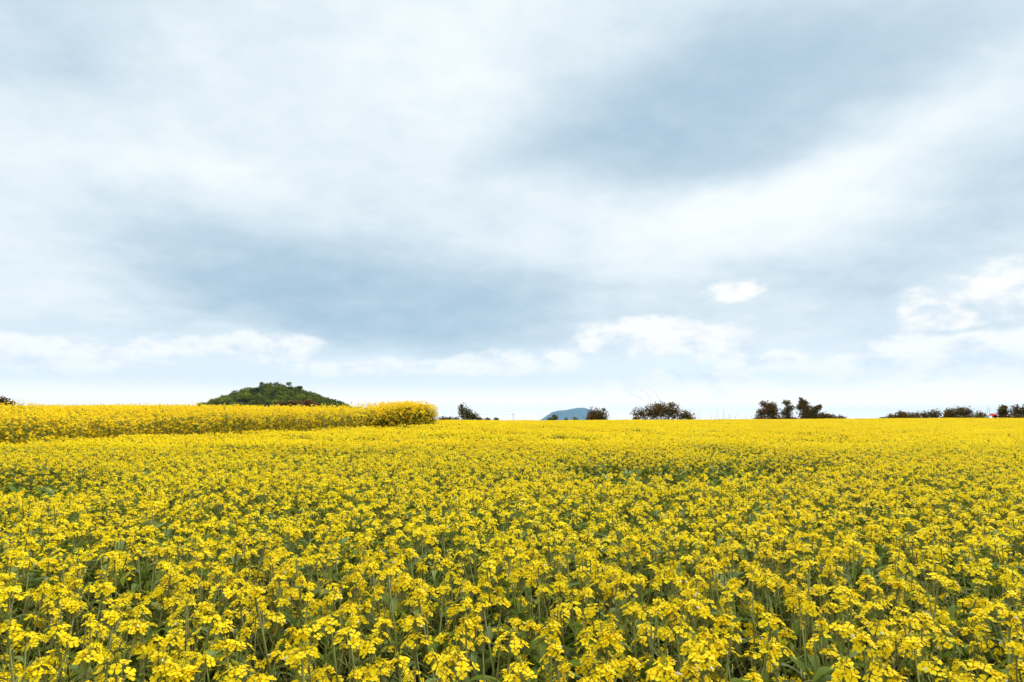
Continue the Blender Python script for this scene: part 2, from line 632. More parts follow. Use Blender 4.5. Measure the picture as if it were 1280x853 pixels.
def plant_plan(h, nb, low=.20):
    """the skeleton of one plant: stem curve, branch curves, where heads and leaves sit"""
    lean = Vector((rnd.uniform(-.10, .10), rnd.uniform(-.10, .10), 0))
    top = Vector((lean.x, lean.y, h))
    stem = [Vector((0, 0, -.03)), Vector((lean.x * .25, lean.y * .25, h * .4)), Vector((lean.x * .6, lean.y * .6, h * .72)), top]
    curves, heads, leaves = [(stem, .0042, .0022)], [(top, Vector((lean.x, lean.y, .8)), rnd.uniform(1.0, 1.25))], []

    def on(t):
        t *= 3
        i = min(int(t), 2)
        return stem[i].lerp(stem[i + 1], t - i)
    a0 = rnd.uniform(0, 6.28)
    for i in range(nb):
        a = a0 + i * 2.4 + rnd.uniform(-.4, .4)
        t0 = rnd.uniform(.30, .62) if low > .3 else rnd.uniform(.45, .70)
        p0 = on(t0)
        hz = h * (1 - low * rnd.random() ** 1.4 - .015)
        out = rnd.uniform(.05, .21)
        d = Vector((math.cos(a), math.sin(a), 0))
        p2 = Vector((p0.x, p0.y, hz)) + d * out
        p1 = p0.lerp(p2, .5) + d * out * .25
        curves.append(([p0, p1, p2], .0026, .0016))
        heads.append((p2, (p2 - p1).normalized() + Vector((0, 0, .4)), rnd.uniform(.62, 1.15)))
        if rnd.random() < .8:
            leaves.append((on(rnd.uniform(.5, .84)), a, rnd.uniform(.06, .11)))
    for i in range(4):
        t0 = rnd.uniform(.25, .86)
        leaves.append((on(t0), rnd.uniform(0, 6.28), rnd.uniform(.10, .17) * (1.15 - .6 * t0)))
    return curves, heads, leaves


def stem_mesh(plan, lod=0):
    mb = MB()
    for pts, r0, r1 in plan[0]:
        mb.tube(pts, r0, r1, 5 if lod == 0 else 3, 0)
    # young pods under the flowers
    for p, nrm, s in plan[1]:
        for k in range(5 if lod == 0 else 2):
            a = rnd.uniform(0, 6.28)
            q = Vector((p.x, p.y, p.z - rnd.uniform(.03, .085)))
            e = q + Vector((math.cos(a) * .022, math.sin(a) * .022, .018))
            mb.tube([q, q.lerp(e, .4), e], .0006, .0009, 3, 0)
    return mb


# ------------------------------------------------------------------ where things stand
def gheight(x, y):
    return float(ground(x, y))


def hollow(x, y):
    """1 where the crop stands low: shallow bare strips across the field"""
    b = np.exp(-((y - 7.65 - 0.10 * (x - 2.2)) / 0.55) ** 2) * sstep(0.3, 0.9, x) * sstep(4.2, 3.0, x)
    c = np.exp(-((y - 11.3 + 0.05 * x) / 0.4) ** 2) * sstep(-8.0, -6.5, x) * sstep(-2, -4, x) * .6
    d = np.exp(-((y - 21 - 0.1 * x) / 1.0) ** 2) * sstep(7, 9, x) * sstep(14, 11, x) * .8
    n = sstep(.55, .95, wob(x, y, 1.05, 3.0)) * .5 * sstep(3, 6, y) * sstep(75, 40, y)
    return np.clip(b + c + d + n, 0, 1)


def jitter_points(x0, x1, y0, y1, step, seed, jit=.42):
    r = np.random.default_rng(seed)
    xs, ys = np.arange(x0, x1, step), np.arange(y0, y1, step)
    X, Y = np.meshgrid(xs, ys)
    X = X + (np.arange(len(ys)) % 2)[:, None] * step * .5
    X, Y = X.ravel(), Y.ravel()
    return X + r.uniform(-jit, jit, X.shape) * step, Y + r.uniform(-jit, jit, X.shape) * step


STEP = 0.136
px_, py_ = jitter_points(-13, 13, -1.5, 12.6, STEP, 3)
hw = 0.75 * np.maximum(py_, 0)
keep = (np.abs(px_) < hw + 2.2) & (np.hypot(px_, py_) > 0.62) & (upper_depth(px_, py_) < -.3) & (py_ < 12.5)
px_, py_ = px_[keep], py_[keep]

# the plants whose flower heads stand out in the photograph: photo pixel of the head, size, label
HERO = [
    (963, 732, 1.35, 'tallest rapeseed plant right of centre, with one large round head above its neighbours'),
    (940, 720, 1.0, None),
    (868, 757, 1.25, 'rapeseed plant with a broad bright head, just left of the tallest round head'),
    (835, 759, 1.1, None),
    (866, 805, 1.15, 'rapeseed plant with a compact ball-like head just above the bottom edge, right of centre'),
    (832, 836, 1.3, 'rapeseed plant with a wide open flower head at the bottom edge, right of the middle'),
    (750, 836, 1.25, 'rapeseed plant with a loose ring of flowers at the bottom edge, near the middle'),
    (878, 826, 1.0, None),
    (792, 760, 1.1, None),
    (912, 795, 1.1, None),
    (261, 772, 1.2, 'rapeseed plant with a big bright head standing alone, in the lower left part'),
    (136, 695, 1.1, None),
    (14, 738, 1.3, 'rapeseed plant with a dense yellow head touching the left edge of the view'),
    (12, 790, 1.1, None),
    (106, 820, 1.25, 'rapeseed plant with wide bright heads near the bottom left corner'),
    (148, 830, 1.25, None),
    (208, 834, 1.15, None),
    (142, 769, 1.0, None),
    (1014, 756, 1.25, 'rapeseed plant with a shaggy bright head, beside the tallest round head on its right'),
    (1060, 742, 1.2, None),
    (1078, 797, 1.1, 'rapeseed plant with a small ball-like head above broad leaves, towards the bottom right'),
    (1052, 787, 1.1, None),
    (1109, 842, 1.25, 'rapeseed plant with rounded petals at the bottom edge, towards the right corner'),
    (1166, 830, 1.25, None),
    (1053, 834, 1.0, None),
    (1092, 760, 1.0, None),
    (440, 790, 1.2, 'rapeseed plant with a bright open head near the bottom edge, a third in from left'),
    (570, 826, 1.3, 'rapeseed plant with a heavy double head at the bottom edge, left of the middle'),
    (500, 828, 1.1, None),
    (655, 838, 1.2, None),
    (1260, 770, 1.2, 'rapeseed plant with a bright head touching the right edge of the view'),
    (300, 838, 1.2, None),
    (50, 835, 1.2, 'rapeseed plant with a large head in the bottom left corner'),
    (1225, 838, 1.25, 'rapeseed plant with a large head in the bottom right corner'),
    (690, 780, 1.1, None), (380, 820, 1.2, None),
]

# ------------------------------------------------------------------ the 300 nearest plants, one thing each
NT_HEADS = 14
head_meshes = [head(0, rnd.uniform(.85, 1.25)).mesh('flower_head', HEAD_MATS) for _ in range(NT_HEADS)]
leaf_meshes = [leaf(1.0, rnd.uniform(.11, .18), rnd.uniform(.5, 1.9)).mesh('leaf', [M_LEAF if i % 3 else M_LEAF_Y], True) for i in range(8)]
plans = [plant_plan(1.0 * PLANT_H, rnd.choice((4, 4, 5, 5)), .30) for _ in range(14)]
stem_meshes = [stem_mesh(p).mesh('stem', [M_STEM], True) for p in plans]

sources = []
for k, (curves, heads, leaves) in enumerate(plans):
    t = thing('rapeseed_plant', '', 'plant')
    link('stem', stem_meshes[k], t)
    for j, (p, nrm, s) in enumerate(heads):
        e = Vector(nrm).to_track_quat('Z', 'Y').to_euler()
        link('flower_head', head_meshes[(k * 3 + j * 5) % NT_HEADS], t, p, e, (s * 1.10,) * 3)
    for j, (p, a, ln) in enumerate(leaves[-4:] if k % 2 else leaves[-3:]):
        link('leaf', leaf_meshes[(k + j * 3) % len(leaf_meshes)], t, p, (0, 0, a), (ln * 1.05,) * 3)
    sources.append(t)
used = [False] * len(sources)
children = {t.name: list(t.children) for t in sources}
GROUP = 'rapeseed plants in bloom at the front of the field'
COMMON = 'yellow rapeseed plant in bloom, one of many alike filling the front of the field'
near_count = 0


def place_plant(k, loc, rz, s, label):
    global near_count
    near_count += 1
    if not used[k]:
        used[k] = True
        r = sources[k]
    else:
        r = sources[k].copy()
        COL.objects.link(r)
        for c in children[sources[k].name]:
            d = c.copy()
            COL.objects.link(d)
            d.parent = r
    r.location, r.rotation_euler, r.scale = loc, (0, 0, rz), s
    r['label'], r['category'], r['group'] = label, 'plant', GROUP


taken = []
for i, (hx, hy, s, lab) in enumerate(HERO):
    d = 426.0 / (hy - 520.5) * 0.96
    target = at(hx, hy, d)
    k = i % len(plans)
    top = plans[k][1][0][0]
    rz = rnd.uniform(0, 6.28)
    q = Matrix.Rotation(rz, 3, 'Z') @ Vector((top.x, top.y, 0))
    bx, by = target.x - q.x, target.y - q.y
    zg = gheight(bx, by)
    zs = (target.z - zg) / PLANT_H
    place_plant(k, (bx, by, zg), rz, (1.0 + .35 * (s - 1), 1.0 + .35 * (s - 1), max(.8, zs)), lab or COMMON)
    taken.append((bx, by))
taken = np.array(taken)

dist = np.hypot(px_, py_)
order = np.argsort(dist)
rest = []
nr = np.random.default_rng(11)
for i in order:
    x, y = px_[i], py_[i]
    if np.min(np.hypot(taken[:, 0] - x, taken[:, 1] - y)) < .09:
        continue
    in_view = y > 1.02 and abs(x) < .75 * y + .12
    hol = float(hollow(x, y))
    if hol > .4 and nr.random() < .4 + .6 * hol:
        continue
    hs = (1.0 + nr.uniform(-.08, .05) + .035 * float(wob(x, y, 1.9, 4.0))) * (1 - .42 * hol)
    if near_count < 300 and in_view:
        place_plant(int(nr.integers(len(plans))), (x, y, gheight(x, y)), nr.uniform(0, 6.28), (nr.uniform(.92, 1.1),) * 2 + (hs,), COMMON)
    else:
        rest.append((x, y, nr.uniform(0, 6.28), nr.uniform(.92, 1.1), hs))


# ------------------------------------------------------------------ everything beyond: stuff scattered by geometry nodes
def merged_plant(plan, lod, hs=.94):
    mb = MB()
    st = stem_mesh(plan, 1) if lod == 1 else None
    if st:
        st.mi = [3] * len(st.mi)
        mb.add_mb(st, Matrix.Identity(4))
    else:
        for pts, r0, r1 in plan[0]:
            mb.tube([pts[0], pts[-1]], r0 * .6, r1 * .6, 3, 3)
    for p, nrm, s in plan[1]:
        mb.add_mb(head(lod, 1.0), frame(p, nrm, rnd.uniform(0, 6.28), s * hs))
    for p, a, ln in plan[2]:
        lf = leaf(ln * 1.15, ln * rnd.uniform(.15, .24), rnd.uniform(.7, 1.9), 1, 5 if rnd.random() < .7 else 6)
        mb.add_mb(lf, Matrix.Translation(p) @ Matrix.Rotation(a, 4, 'Z'))
    return mb


STUFF_MATS = HEAD_MATS + [M_LEAF, M_LEAF_Y]
UPPER_MATS = [M_PETAL_OLD] + STUFF_MATS[1:]


def scatter(name, pts, protos, label, cat, picks=None):
    """pts: rows x, y, z, rot, sx, sz; protos: meshes. One object, geometry nodes place the copies."""
    pts = np.array(pts, dtype=float)
    me = bpy.data.meshes.new(name)
    me.from_pydata(pts[:, :3].tolist(), [], [])
    a = me.attributes.new('turn', 'FLOAT', 'POINT')
    a.data.foreach_set('value', pts[:, 3].astype(np.float32))
    a = me.attributes.new('size', 'FLOAT_VECTOR', 'POINT')
    a.data.foreach_set('vector', np.stack([pts[:, 4], pts[:, 4], pts[:, 5]], -1).astype(np.float32).ravel())
    a = me.attributes.new('pick', 'INT', 'POINT')
    picks = np.random.default_rng(len(pts)).integers(0, len(protos), len(pts)) if picks is None else picks
    a.data.foreach_set('value', picks.astype(np.int32))
    ob = link(name, me)
    ob['kind'], ob['label'], ob['category'] = 'stuff', label, cat
    ng = bpy.data.node_groups.new(name + '_scatter', 'GeometryNodeTree')
    ng.interface.new_socket('Geometry', in_out='INPUT', socket_type='NodeSocketGeometry')
    ng.interface.new_socket('Geometry', in_out='OUTPUT', socket_type='NodeSocketGeometry')
    N, L = ng.nodes, ng.links
    gi, go = N.new('NodeGroupInput'), N.new('NodeGroupOutput')
    join = N.new('GeometryNodeJoinGeometry')
    for i, pm in reversed(list(enumerate(protos))):
        po = bpy.data.objects.new(name + '_pattern', pm)
        oi = N.new('GeometryNodeObjectInfo')
        oi.inputs['Object'].default_value = po
        oi.inputs['As Instance'].default_value = False
        gt = N.new('GeometryNodeGeometryToInstance')
        L.new(oi.outputs['Geometry'], gt.inputs[0])
        L.new(gt.outputs[0], join.inputs[0])
    ip = N.new('GeometryNodeInstanceOnPoints')
    L.new(gi.outputs[0], ip.inputs['Points'])
    L.new(join.outputs[0], ip.inputs['Instance'])
    ip.inputs['Pick Instance'].default_value = True

    def attr(nm, dt):
        x = N.new('GeometryNodeInputNamedAttribute')
        x.data_type = dt
        x.inputs['Name'].default_value = nm
        return x.outputs['Attribute']
    L.new(attr('pick', 'INT'), ip.inputs['Instance Index'])
    cx = N.new('ShaderNodeCombineXYZ')
    L.new(attr('turn', 'FLOAT'), cx.inputs[2])
    er = N.new('FunctionNodeEulerToRotation')
    L.new(cx.outputs[0], er.inputs[0])
    L.new(er.outputs[0], ip.inputs['Rotation'])
    L.new(attr('size', 'FLOAT_VECTOR'), ip.inputs['Scale'])
    L.new(ip.outputs[0], go.inputs[0])
    md = ob.modifiers.new('scatter', 'NODES')
    md.node_group = ng
    return ob


# single plants from the end of the first 300 out to 12.5 m
mid = [merged_plant(plant_plan(PLANT_H, rnd.choice((5, 5, 6, 6))), 1).mesh('mid_plant', STUFF_MATS) for _ in range(14)]
pts = [(x, y, gheight(x, y), r, s, hs) for x, y, r, s, hs in rest]
scatter('rapeseed_crop', pts, mid, 'mass of yellow rapeseed in bloom behind the front plants', 'rapeseed crop')


# square-metre patches beyond that
def patch(n, size, h, nb, mats, hv=.10, low=.26, hs=1.0):
    mb = MB()
    r = rnd
    k = int(math.sqrt(n))
    for i in range(k):
        for j in range(k):
            x = ((i + .5 + r.uniform(-.48, .48)) / k - .5) * size
            y = ((j + .5 + r.uniform(-.48, .48)) / k - .5) * size
            pm = merged_plant(plant_plan(h * r.uniform(1 - hv, 1 + hv * .7), r.choice(nb), low), 2, hs)
            mb.add_mb(pm, Matrix.Translation((x, y, 0)) @ Matrix.Rotation(r.uniform(0, 6.28), 4, 'Z'))
    return mb.mesh('crop_patch', mats)


PS = 0.9
patches = [patch(36, PS * 1.08, PLANT_H, (3, 4, 5), STUFF_MATS, .07, .20) for _ in range(8)]
X, Y = jitter_points(-95, 95, 12.5, 92, PS, 5, .10)
hw = .75 * Y
keep = (np.abs(X) < hw + 5) & (upper_depth(X, Y) < -.45) & (Y < CREST + 3.5 + 1.5 * wob(X, Y, .35, 2.))
X, Y = X[keep], Y[keep]
Z = ground(X, Y)
nr = np.random.default_rng(21)
HS = (1 + nr.uniform(-.075, .06, X.shape) + .03 * wob(X, Y, .8, 4.)) * (1 - .30 * hollow(X, Y))
pts = np.stack([X, Y, Z, nr.integers(0, 4, X.shape) * math.pi / 2 + nr.uniform(-.3, .3, X.shape), np.ones_like(X) * 1.0, HS], -1)
scatter('rapeseed_field', pts, patches, 'far part of the yellow rapeseed field running to the skyline', 'rapeseed field')

# the upper field on the left: taller and a little more orange, its open side dark with stems
up_p = [patch(16, PS * 1.05, UP_H, (6, 7, 8), UPPER_MATS, .22, .66, 1.55) for _ in range(6)]
X, Y = jitter_points(-75, 2, 4, 66, .8, 8, .18)
dep = upper_depth(X, Y)
keep = (dep > .35) & (np.abs(X) < .75 * Y + 9) & (dep < 34) & (Y < 58)
X, Y = X[keep], Y[keep]
cr_ = np.random.default_rng(77)                     # the corner of the crop stands thick
t_ = cr_.uniform(0, 1, 60)
X = np.concatenate([X, BB[0] - .35 - 1.6 * t_ - cr_.uniform(0, .5, 60)])
Y = np.concatenate([Y, BB[1] - 2.2 * t_ + cr_.uniform(.2, 3.0, 60)])
k_ = upper_depth(X, Y) > .3
X, Y = X[k_], Y[k_]
Z = ground(X, Y)
s_along = ((X - BA[0]) * _e[0] + (Y - BA[1]) * _e[1]) / np.linalg.norm(BB - BA)
nr = np.random.default_rng(31)
HS = 1 + nr.uniform(-.07, .07, X.shape) + .05 * wob(X, Y, .7, 6.)
HS = HS - .07 + .06 * sstep(.80, .95, s_along) * sstep(4, 0, upper_depth(X, Y))
pts = np.stack([X, Y, Z, nr.uniform(0, 6.28, X.shape), np.ones_like(X), HS], -1)
extra = []
one = merged_plant(plant_plan(UP_H, 4), 1).mesh('tall_stalk', [M_PETAL_OLD] + STUFF_MATS[1:])
for ppx, ppy in ((26, 499), (34, 504), (38, 503), (48, 505), (12, 500), (4, 503), (95, 506), (430, 505)):
    q = at(ppx, ppy, 19.0)
    zg = gheight(q.x, q.y)
    extra.append((q.x, q.y, zg, 1.0 + ppx, .9, (q.z - zg) / UP_H))
pts = np.concatenate([pts, np.array(extra)])
PICKS = np.concatenate([np.random.default_rng(5).integers(0, len(up_p), len(pts) - len(extra)), np.full(len(extra), len(up_p))])
scatter('raised_rapeseed', pts, up_p + [one], 'raised bank of taller orange-yellow rapeseed with a dark open side, on the left', 'rapeseed bank', PICKS)

# broad low leaves between the near plants
ros = []
for _ in range(6):
    mb = MB()
    for i in range(18):
        a = i * 2.4 + rnd.uniform(-.4, .4)
        lf = leaf(rnd.uniform(.08, .17), rnd.uniform(.012, .027), rnd.uniform(.3, 1.5), 0, 0 if rnd.random() < .75 else 1)
        mb.add_mb(lf, Matrix.Translation((0, 0, rnd.uniform(.08, .56))) @ Matrix.Rotation(a, 4, 'Z'))
    mb.tube([(0, 0, -.02), (.01, .01, .45)], .004, .002, 4, 2)
    ros.append(mb.mesh('low_leaves', [M_LEAF, M_LEAF_Y, M_STEM], True))
X, Y = jitter_points(-13, 13, -1.5, 13, .19, 9)
keep = (np.abs(X) < .75 * np.maximum(Y, 0) + 2.2) & (np.hypot(X, Y) > .55) & (upper_depth(X, Y) < -.3)
X, Y = X[keep], Y[keep]
nr = np.random.default_rng(41)
pts = np.stack([X, Y, ground(X, Y), nr.uniform(0, 6.28, X.shape), nr.uniform(.8, 1.3, X.shape), nr.uniform(.7, 1.15, X.shape)], -1)
scatter('undergrowth', pts, ros, 'broad green leaves growing low between the rapeseed stems', 'undergrowth')


# ------------------------------------------------------------------ shrubs along the far edge of the field
def leaf_cloud(lumps, n, size, mi_fn, seed, mb=None, fill=.15):
    """leaf-sized faces through the volume of several ellipsoid lumps (cx, cz, cy, rx, rz, ry)"""
    r = np.random.default_rng(seed)
    mb = mb or MB()
    wts = np.array([l[3] * l[4] for l in lumps])
    wts = wts / wts.sum()
    for li in r.choice(len(lumps), n, p=wts):
        cx, cz, cy_, rx, rz, ry = lumps[li]
        d = r.normal(size=3)
        d /= np.linalg.norm(d)
        rad = fill + (1 - fill) * r.random() ** .7
        if r.random() < .16:
            rad = r.uniform(.95, 1.32)
        p = np.array([cx + d[0] * rx * rad, cy_ + d[1] * ry * rad, cz + d[2] * rz * rad])
        if p[2] < .02:
            p[2] = abs(p[2])
        nrm = Vector(r.normal(size=3) + d * .8).normalized()
        a = nrm.orthogonal().normalized()
        q = Matrix.Rotation(r.uniform(0, 6.28), 3, nrm)
        a = np.array(q @ a)
        b = np.cross(np.array(nrm), a)
        s = size * r.uniform(.6, 1.3)
        mb.add([p - a * s, p - b * s * .55, p + a * s, p + b * s * .55], [(0, 1, 2, 3)], mi_fn(r, p))
    return mb


def shrub(name, label, cat, px0, px1, py_top, d, shape, mats, seed, group=None, dens=1.0, twigs=(), lf=.115, base_py=527.0, cloud=None):
    """a shrub spanning photo columns px0..px1 with its top at py_top, standing d metres away.
    shape: lumps in unit coordinates (x 0..1, z 0..1, rx, rz)"""
    c = at((px0 + px1) / 2, base_py, d)
    w = (px1 - px0) / FPX * d
    gz = gheight(c.x, c.y)
    ztop = at((px0 + px1) / 2, py_top, d).z
    zb = at(c.x, base_py, d).z
    h = ztop - gz
    t = thing(name, label, cat, (c.x, c.y, gz), 0, group)
    hid = max(0.0, (zb - gz))                        # what the crop hides
    lumps = []
    for (ux, uz, rx, rz) in shape:
        lumps.append(((ux - .5) * w, hid + uz * (h - hid), rnd.uniform(-.15, .15) * w, rx * w, rz * (h - hid), max(.5 * rx * w, .35)))
    # skirt down to the ground
    full = lumps + [(l[0] * .9, hid * .5, l[2], l[3] * .8, hid * .7 + .1, l[5] * .8) for l in lumps[:4]]
    area = sum(math.pi * l[3] * l[4] for l in full)
    n = int(min(7000, area / (lf * lf) * 4.6 * dens))
    k = len(mats)
    fn = lambda r, p: 0 if r.random() < .5 else int(r.integers(0, k))
    fol = leaf_cloud(full, n, lf, fn, seed)
    link('foliage', fol.mesh('foliage', mats), t)
    br = MB()
    r2 = random.Random(seed)
    for l in lumps:
        b0 = Vector((l[0] * .35, l[2] * .35, -.05))
        tip = Vector((l[0], l[2], l[1]))
        br.tube([b0, b0.lerp(tip, .5) + Vector((r2.uniform(-.08, .08), r2.uniform(-.08, .08), .08)), tip], .045, .015, 5, 0)
        for _ in range(6):
            e = tip + Vector((r2.uniform(-1, 1) * l[3], r2.uniform(-1, 1) * l[5], r2.uniform(-.1, 1.0) * l[4]))
            br.tube([tip.lerp(b0, .2), tip.lerp(e, .5) + Vector((0, 0, .05)), e], .014, .006, 4, 0)
    link('branches', br.mesh('branches', [M_WOOD]), t)
    if twigs:
        tw = MB()
        for pts_ in twigs:
            tw.tube([at(a, b, d + r2.uniform(-.2, .2)) - Vector((c.x, c.y, gz)) for a, b in pts_], .016, .009, 4, 0)
        link('twigs', tw.mesh('twigs', [M_TWIG]), t)
    return t


DK = [M_SHRUB, M_SHRUB_G]
DG = [M_SHRUB, M_SHRUB_G, M_SHRUB_G]
DR = [M_SHRUB, M_SHRUB_R, M_SHRUB_G]
GB = 'dark shrubs along the far edge of the field'
D = 88.0
shrub('shrub', 'dark leggy shrub with bare stems at the right-hand end of the raised flower bank', 'shrub', 566, 603, 505, D,
      [(.32, .52, .16, .42), (.50, .40, .18, .40), (.68, .25, .20, .28), (.88, .12, .14, .14), (.30, .88, .07, .12), (.12, .12, .12, .14)], DG, 1, GB, .8,
      twigs=[[(566, 526), (562, 519), (556, 515)], [(570, 526), (566, 518), (565, 513)], [(560, 526), (555, 519), (552, 517)], [(590, 522), (594, 516), (595, 515)], [(548, 526), (546, 518), (545, 512)]])
shrub('low_shrub', 'low scrubby shrub between the flower bank and the leggy dark shrub', 'shrub', 546, 567, 520, D, [(.3, .4, .3, .5), (.7, .4, .3, .45)], DG, 2, GB, .7)
for i, (a, b, tp, lab) in enumerate([(597, 604, 522.5, 'tiny dark bush, leftmost of three round ones on the skyline'),
                                     (605, 614, 522.2, 'tiny round dark bush, middle one of three on the skyline'),
                                     (616, 624.5, 522.0, 'tiny round dark bush, rightmost of three on the skyline')]):
    shrub('small_bush', lab, 'bush', a, b, tp, D, [(.5, .5, .45, .5)], [M_SHRUB, M_SHRUB_R], 10 + i, GB, 1.0, lf=.07)
shrub('small_shrub', 'small green-leaved shrub in front of the blue mountain', 'shrub', 684, 699, 518, D,
      [(.25, .3, .25, .3), (.65, .5, .28, .5)], DG, 20, GB, .8, twigs=[[(680, 525), (678, 520), (676, 518)], [(697, 525), (700, 519), (700, 516)]])
shrub('thin_shrub', 'thin wispy shrub right of the small one in front of the mountain', 'shrub', 704, 723, 520, D,
      [(.2, .3, .15, .4), (.8, .3, .2, .4)], DG, 21, GB, .5, twigs=[[(708, 526), (709, 520), (708, 516)], [(718, 526), (716, 521), (717, 518)]])
shrub('round_bush', 'round brownish bush at the right foot of the blue mountain', 'bush', 733, 761, 510, D,
      [(.35, .50, .30, .48), (.62, .42, .33, .45), (.5, .2, .48, .25), (.78, .86, .09, .13), (.2, .25, .2, .25)], [M_SHRUB, M_SHRUB_R, M_SHRUB_G], 22, GB, 1.0)
shrub('domed_bush', 'large domed brown bush with long bare twigs arching out to its left', 'bush', 790, 867, 503, D,
      [(.16, .38, .14, .34), (.34, .45, .18, .42), (.52, .58, .20, .42), (.68, .48, .18, .44), (.83, .28, .14, .28), (.94, .12, .07, .14), (.62, .86, .06, .12), (.45, .80, .08, .14), (.04, .12, .05, .14)],
      [M_SHRUB, M_SHRUB_R, M_SHRUB_G], 23, GB, .9,
      twigs=[[(815, 512), (806, 502), (796, 495), (786, 493)], [(818, 510), (812, 496), (805, 489), (797, 486)], [(826, 508), (824, 498), (818, 490), (808, 484)],
             [(806, 514), (798, 506), (788, 502)], [(858, 515), (864, 511), (872, 513)]])
shrub('dry_brush', 'dry leafless brush standing between the domed bush and the three-topped shrubs', 'brush', 888, 922, 521, D,
      [(.5, .15, .35, .2)], [M_TWIG, M_SHRUB_G], 24, GB, .25, lf=.06,
      twigs=[[(x, 527), (x + dx_ * .4, 521), (x + dx_, y)] for x, dx_, y in ((872, 3, 514), (876, -3, 518), (890, -3, 517), (893, 3, 516), (899, -3, 513), (902, 4, 514), (906, -2, 512), (909, 5, 516), (913, -2, 518), (918, 4, 517), (932, 2, 517), (938, 3, 519))])
shrub('tall_shrub', 'dark open-crowned shrub, leftmost of the three tall ones on the skyline', 'shrub', 945, 977, 499.5, D,
      [(.35, .80, .17, .15), (.62, .70, .25, .2), (.45, .45, .30, .28), (.72, .45, .25, .28), (.25, .35, .22, .22), (.2, .1, .25, .14), (.7, .15, .3, .2)], [M_SHRUB, M_SHRUB, M_SHRUB_R], 25, GB, .8)
shrub('tall_shrub', 'dark narrow shrub, middle one of the three tall ones on the skyline', 'shrub', 976, 995, 500, D,
      [(.42, .86, .28, .13), (.55, .62, .32, .2), (.40, .38, .38, .24), (.5, .14, .5, .18)], [M_SHRUB, M_SHRUB_G], 26, GB, .8)
shrub('tall_shrub', 'dark dense shrub with a pointed top, rightmost of three tall ones on the skyline', 'shrub', 992, 1028, 497, D,
      [(.28, .92, .06, .10), (.36, .80, .14, .13), (.46, .62, .22, .24), (.20, .58, .15, .14), (.5, .35, .32, .28), (.80, .55, .16, .10), (.92, .62, .08, .09), (.62, .15, .4, .18), (.75, .42, .14, .14)], [M_SHRUB, M_SHRUB, M_SHRUB_G], 27, GB, 1.1)
shrub('low_hedge', 'low dark hedge tapering away to the right of the three tall shrubs', 'hedge', 1018, 1064, 516, D,
      [(.2, .5, .2, .5), (.45, .45, .2, .42), (.68, .32, .18, .34), (.88, .15, .12, .2)], [M_SHRUB, M_SHRUB_G, M_SHRUB_R], 28, GB, 1.0)
shrub('low_hedge', 'thin low hedge at the left foot of the three tall shrubs', 'hedge', 935, 1000, 522, D - .8,
      [(.1, .3, .1, .5), (.35, .4, .2, .5), (.6, .4, .2, .5), (.85, .4, .15, .5)], [M_SHRUB, M_SHRUB_R], 29, GB, .9)
shrub('low_bush', 'low dark bush with a rusty patch, leftmost of the row at the right', 'bush', 1106, 1148, 514, D,
      [(.15, .35, .16, .4), (.42, .5, .2, .48), (.72, .42, .24, .42), (.9, .25, .12, .3)], DR, 30, GB, 1.0)
shrub('small_bush', 'very small dark bush at the left end of the right-hand row', 'bush', 1099, 1109, 521, D, [(.5, .5, .45, .5)], DK, 36, GB, 1.0)
shrub('low_bush', 'low green-tinged bush, second from left of the row at the right', 'bush', 1141, 1184, 512.5, D,
      [(.18, .38, .18, .4), (.45, .45, .2, .45), (.72, .55, .2, .48), (.92, .35, .1, .35)], [M_SHRUB, M_SHRUB_G, M_SHRUB_G, M_SHRUB_R], 31, GB, .8)
shrub('low_bush', 'long ragged green and brown bush left of the small red cover', 'bush', 1176, 1231, 509.5, D,
      [(.12, .45, .12, .42), (.30, .52, .14, .42), (.50, .60, .15, .42), (.68, .58, .15, .44), (.84, .35, .13, .34), (.5, .2, .5, .26)], [M_SHRUB, M_SHRUB_G, M_SHRUB_R], 32, GB, 1.0)
shrub('tall_hedge', 'tall dark hedge with rusty patches at the right edge of the view', 'hedge', 1247, 1318, 506.5, D,
      [(.10, .78, .08, .22), (.12, .45, .11, .42), (.28, .58, .12, .42), (.44, .55, .12, .45), (.60, .6, .12, .44), (.8, .5, .18, .44), (.4, .2, .42, .24)], [M_SHRUB, M_SHRUB_R, M_SHRUB_G], 33, GB, 1.0)
shrub('hedge_bush', 'dark bush at the far left edge, rising behind the raised flower bank', 'bush', -24, 22, 496, 44.0,
      [(.35, .5, .3, .45), (.62, .55, .2, .4), (.8, .35, .16, .3), (.5, .2, .45, .25)], [M_SHRUB, M_SHRUB_R, M_SHRUB], 34, None, .55, base_py=508, lf=.07)
shrub('scrub', 'rusty brown scrub on the flower bank in front of the green hill', 'scrub', 346, 398, 500.5, 62.0,
      [(.15, .4, .15, .4), (.4, .5, .2, .45), (.7, .55, .2, .48), (.9, .3, .1, .3)], [M_SHRUB_R, M_SHRUB, M_SHRUB_R], 35, None, .8, base_py=508)


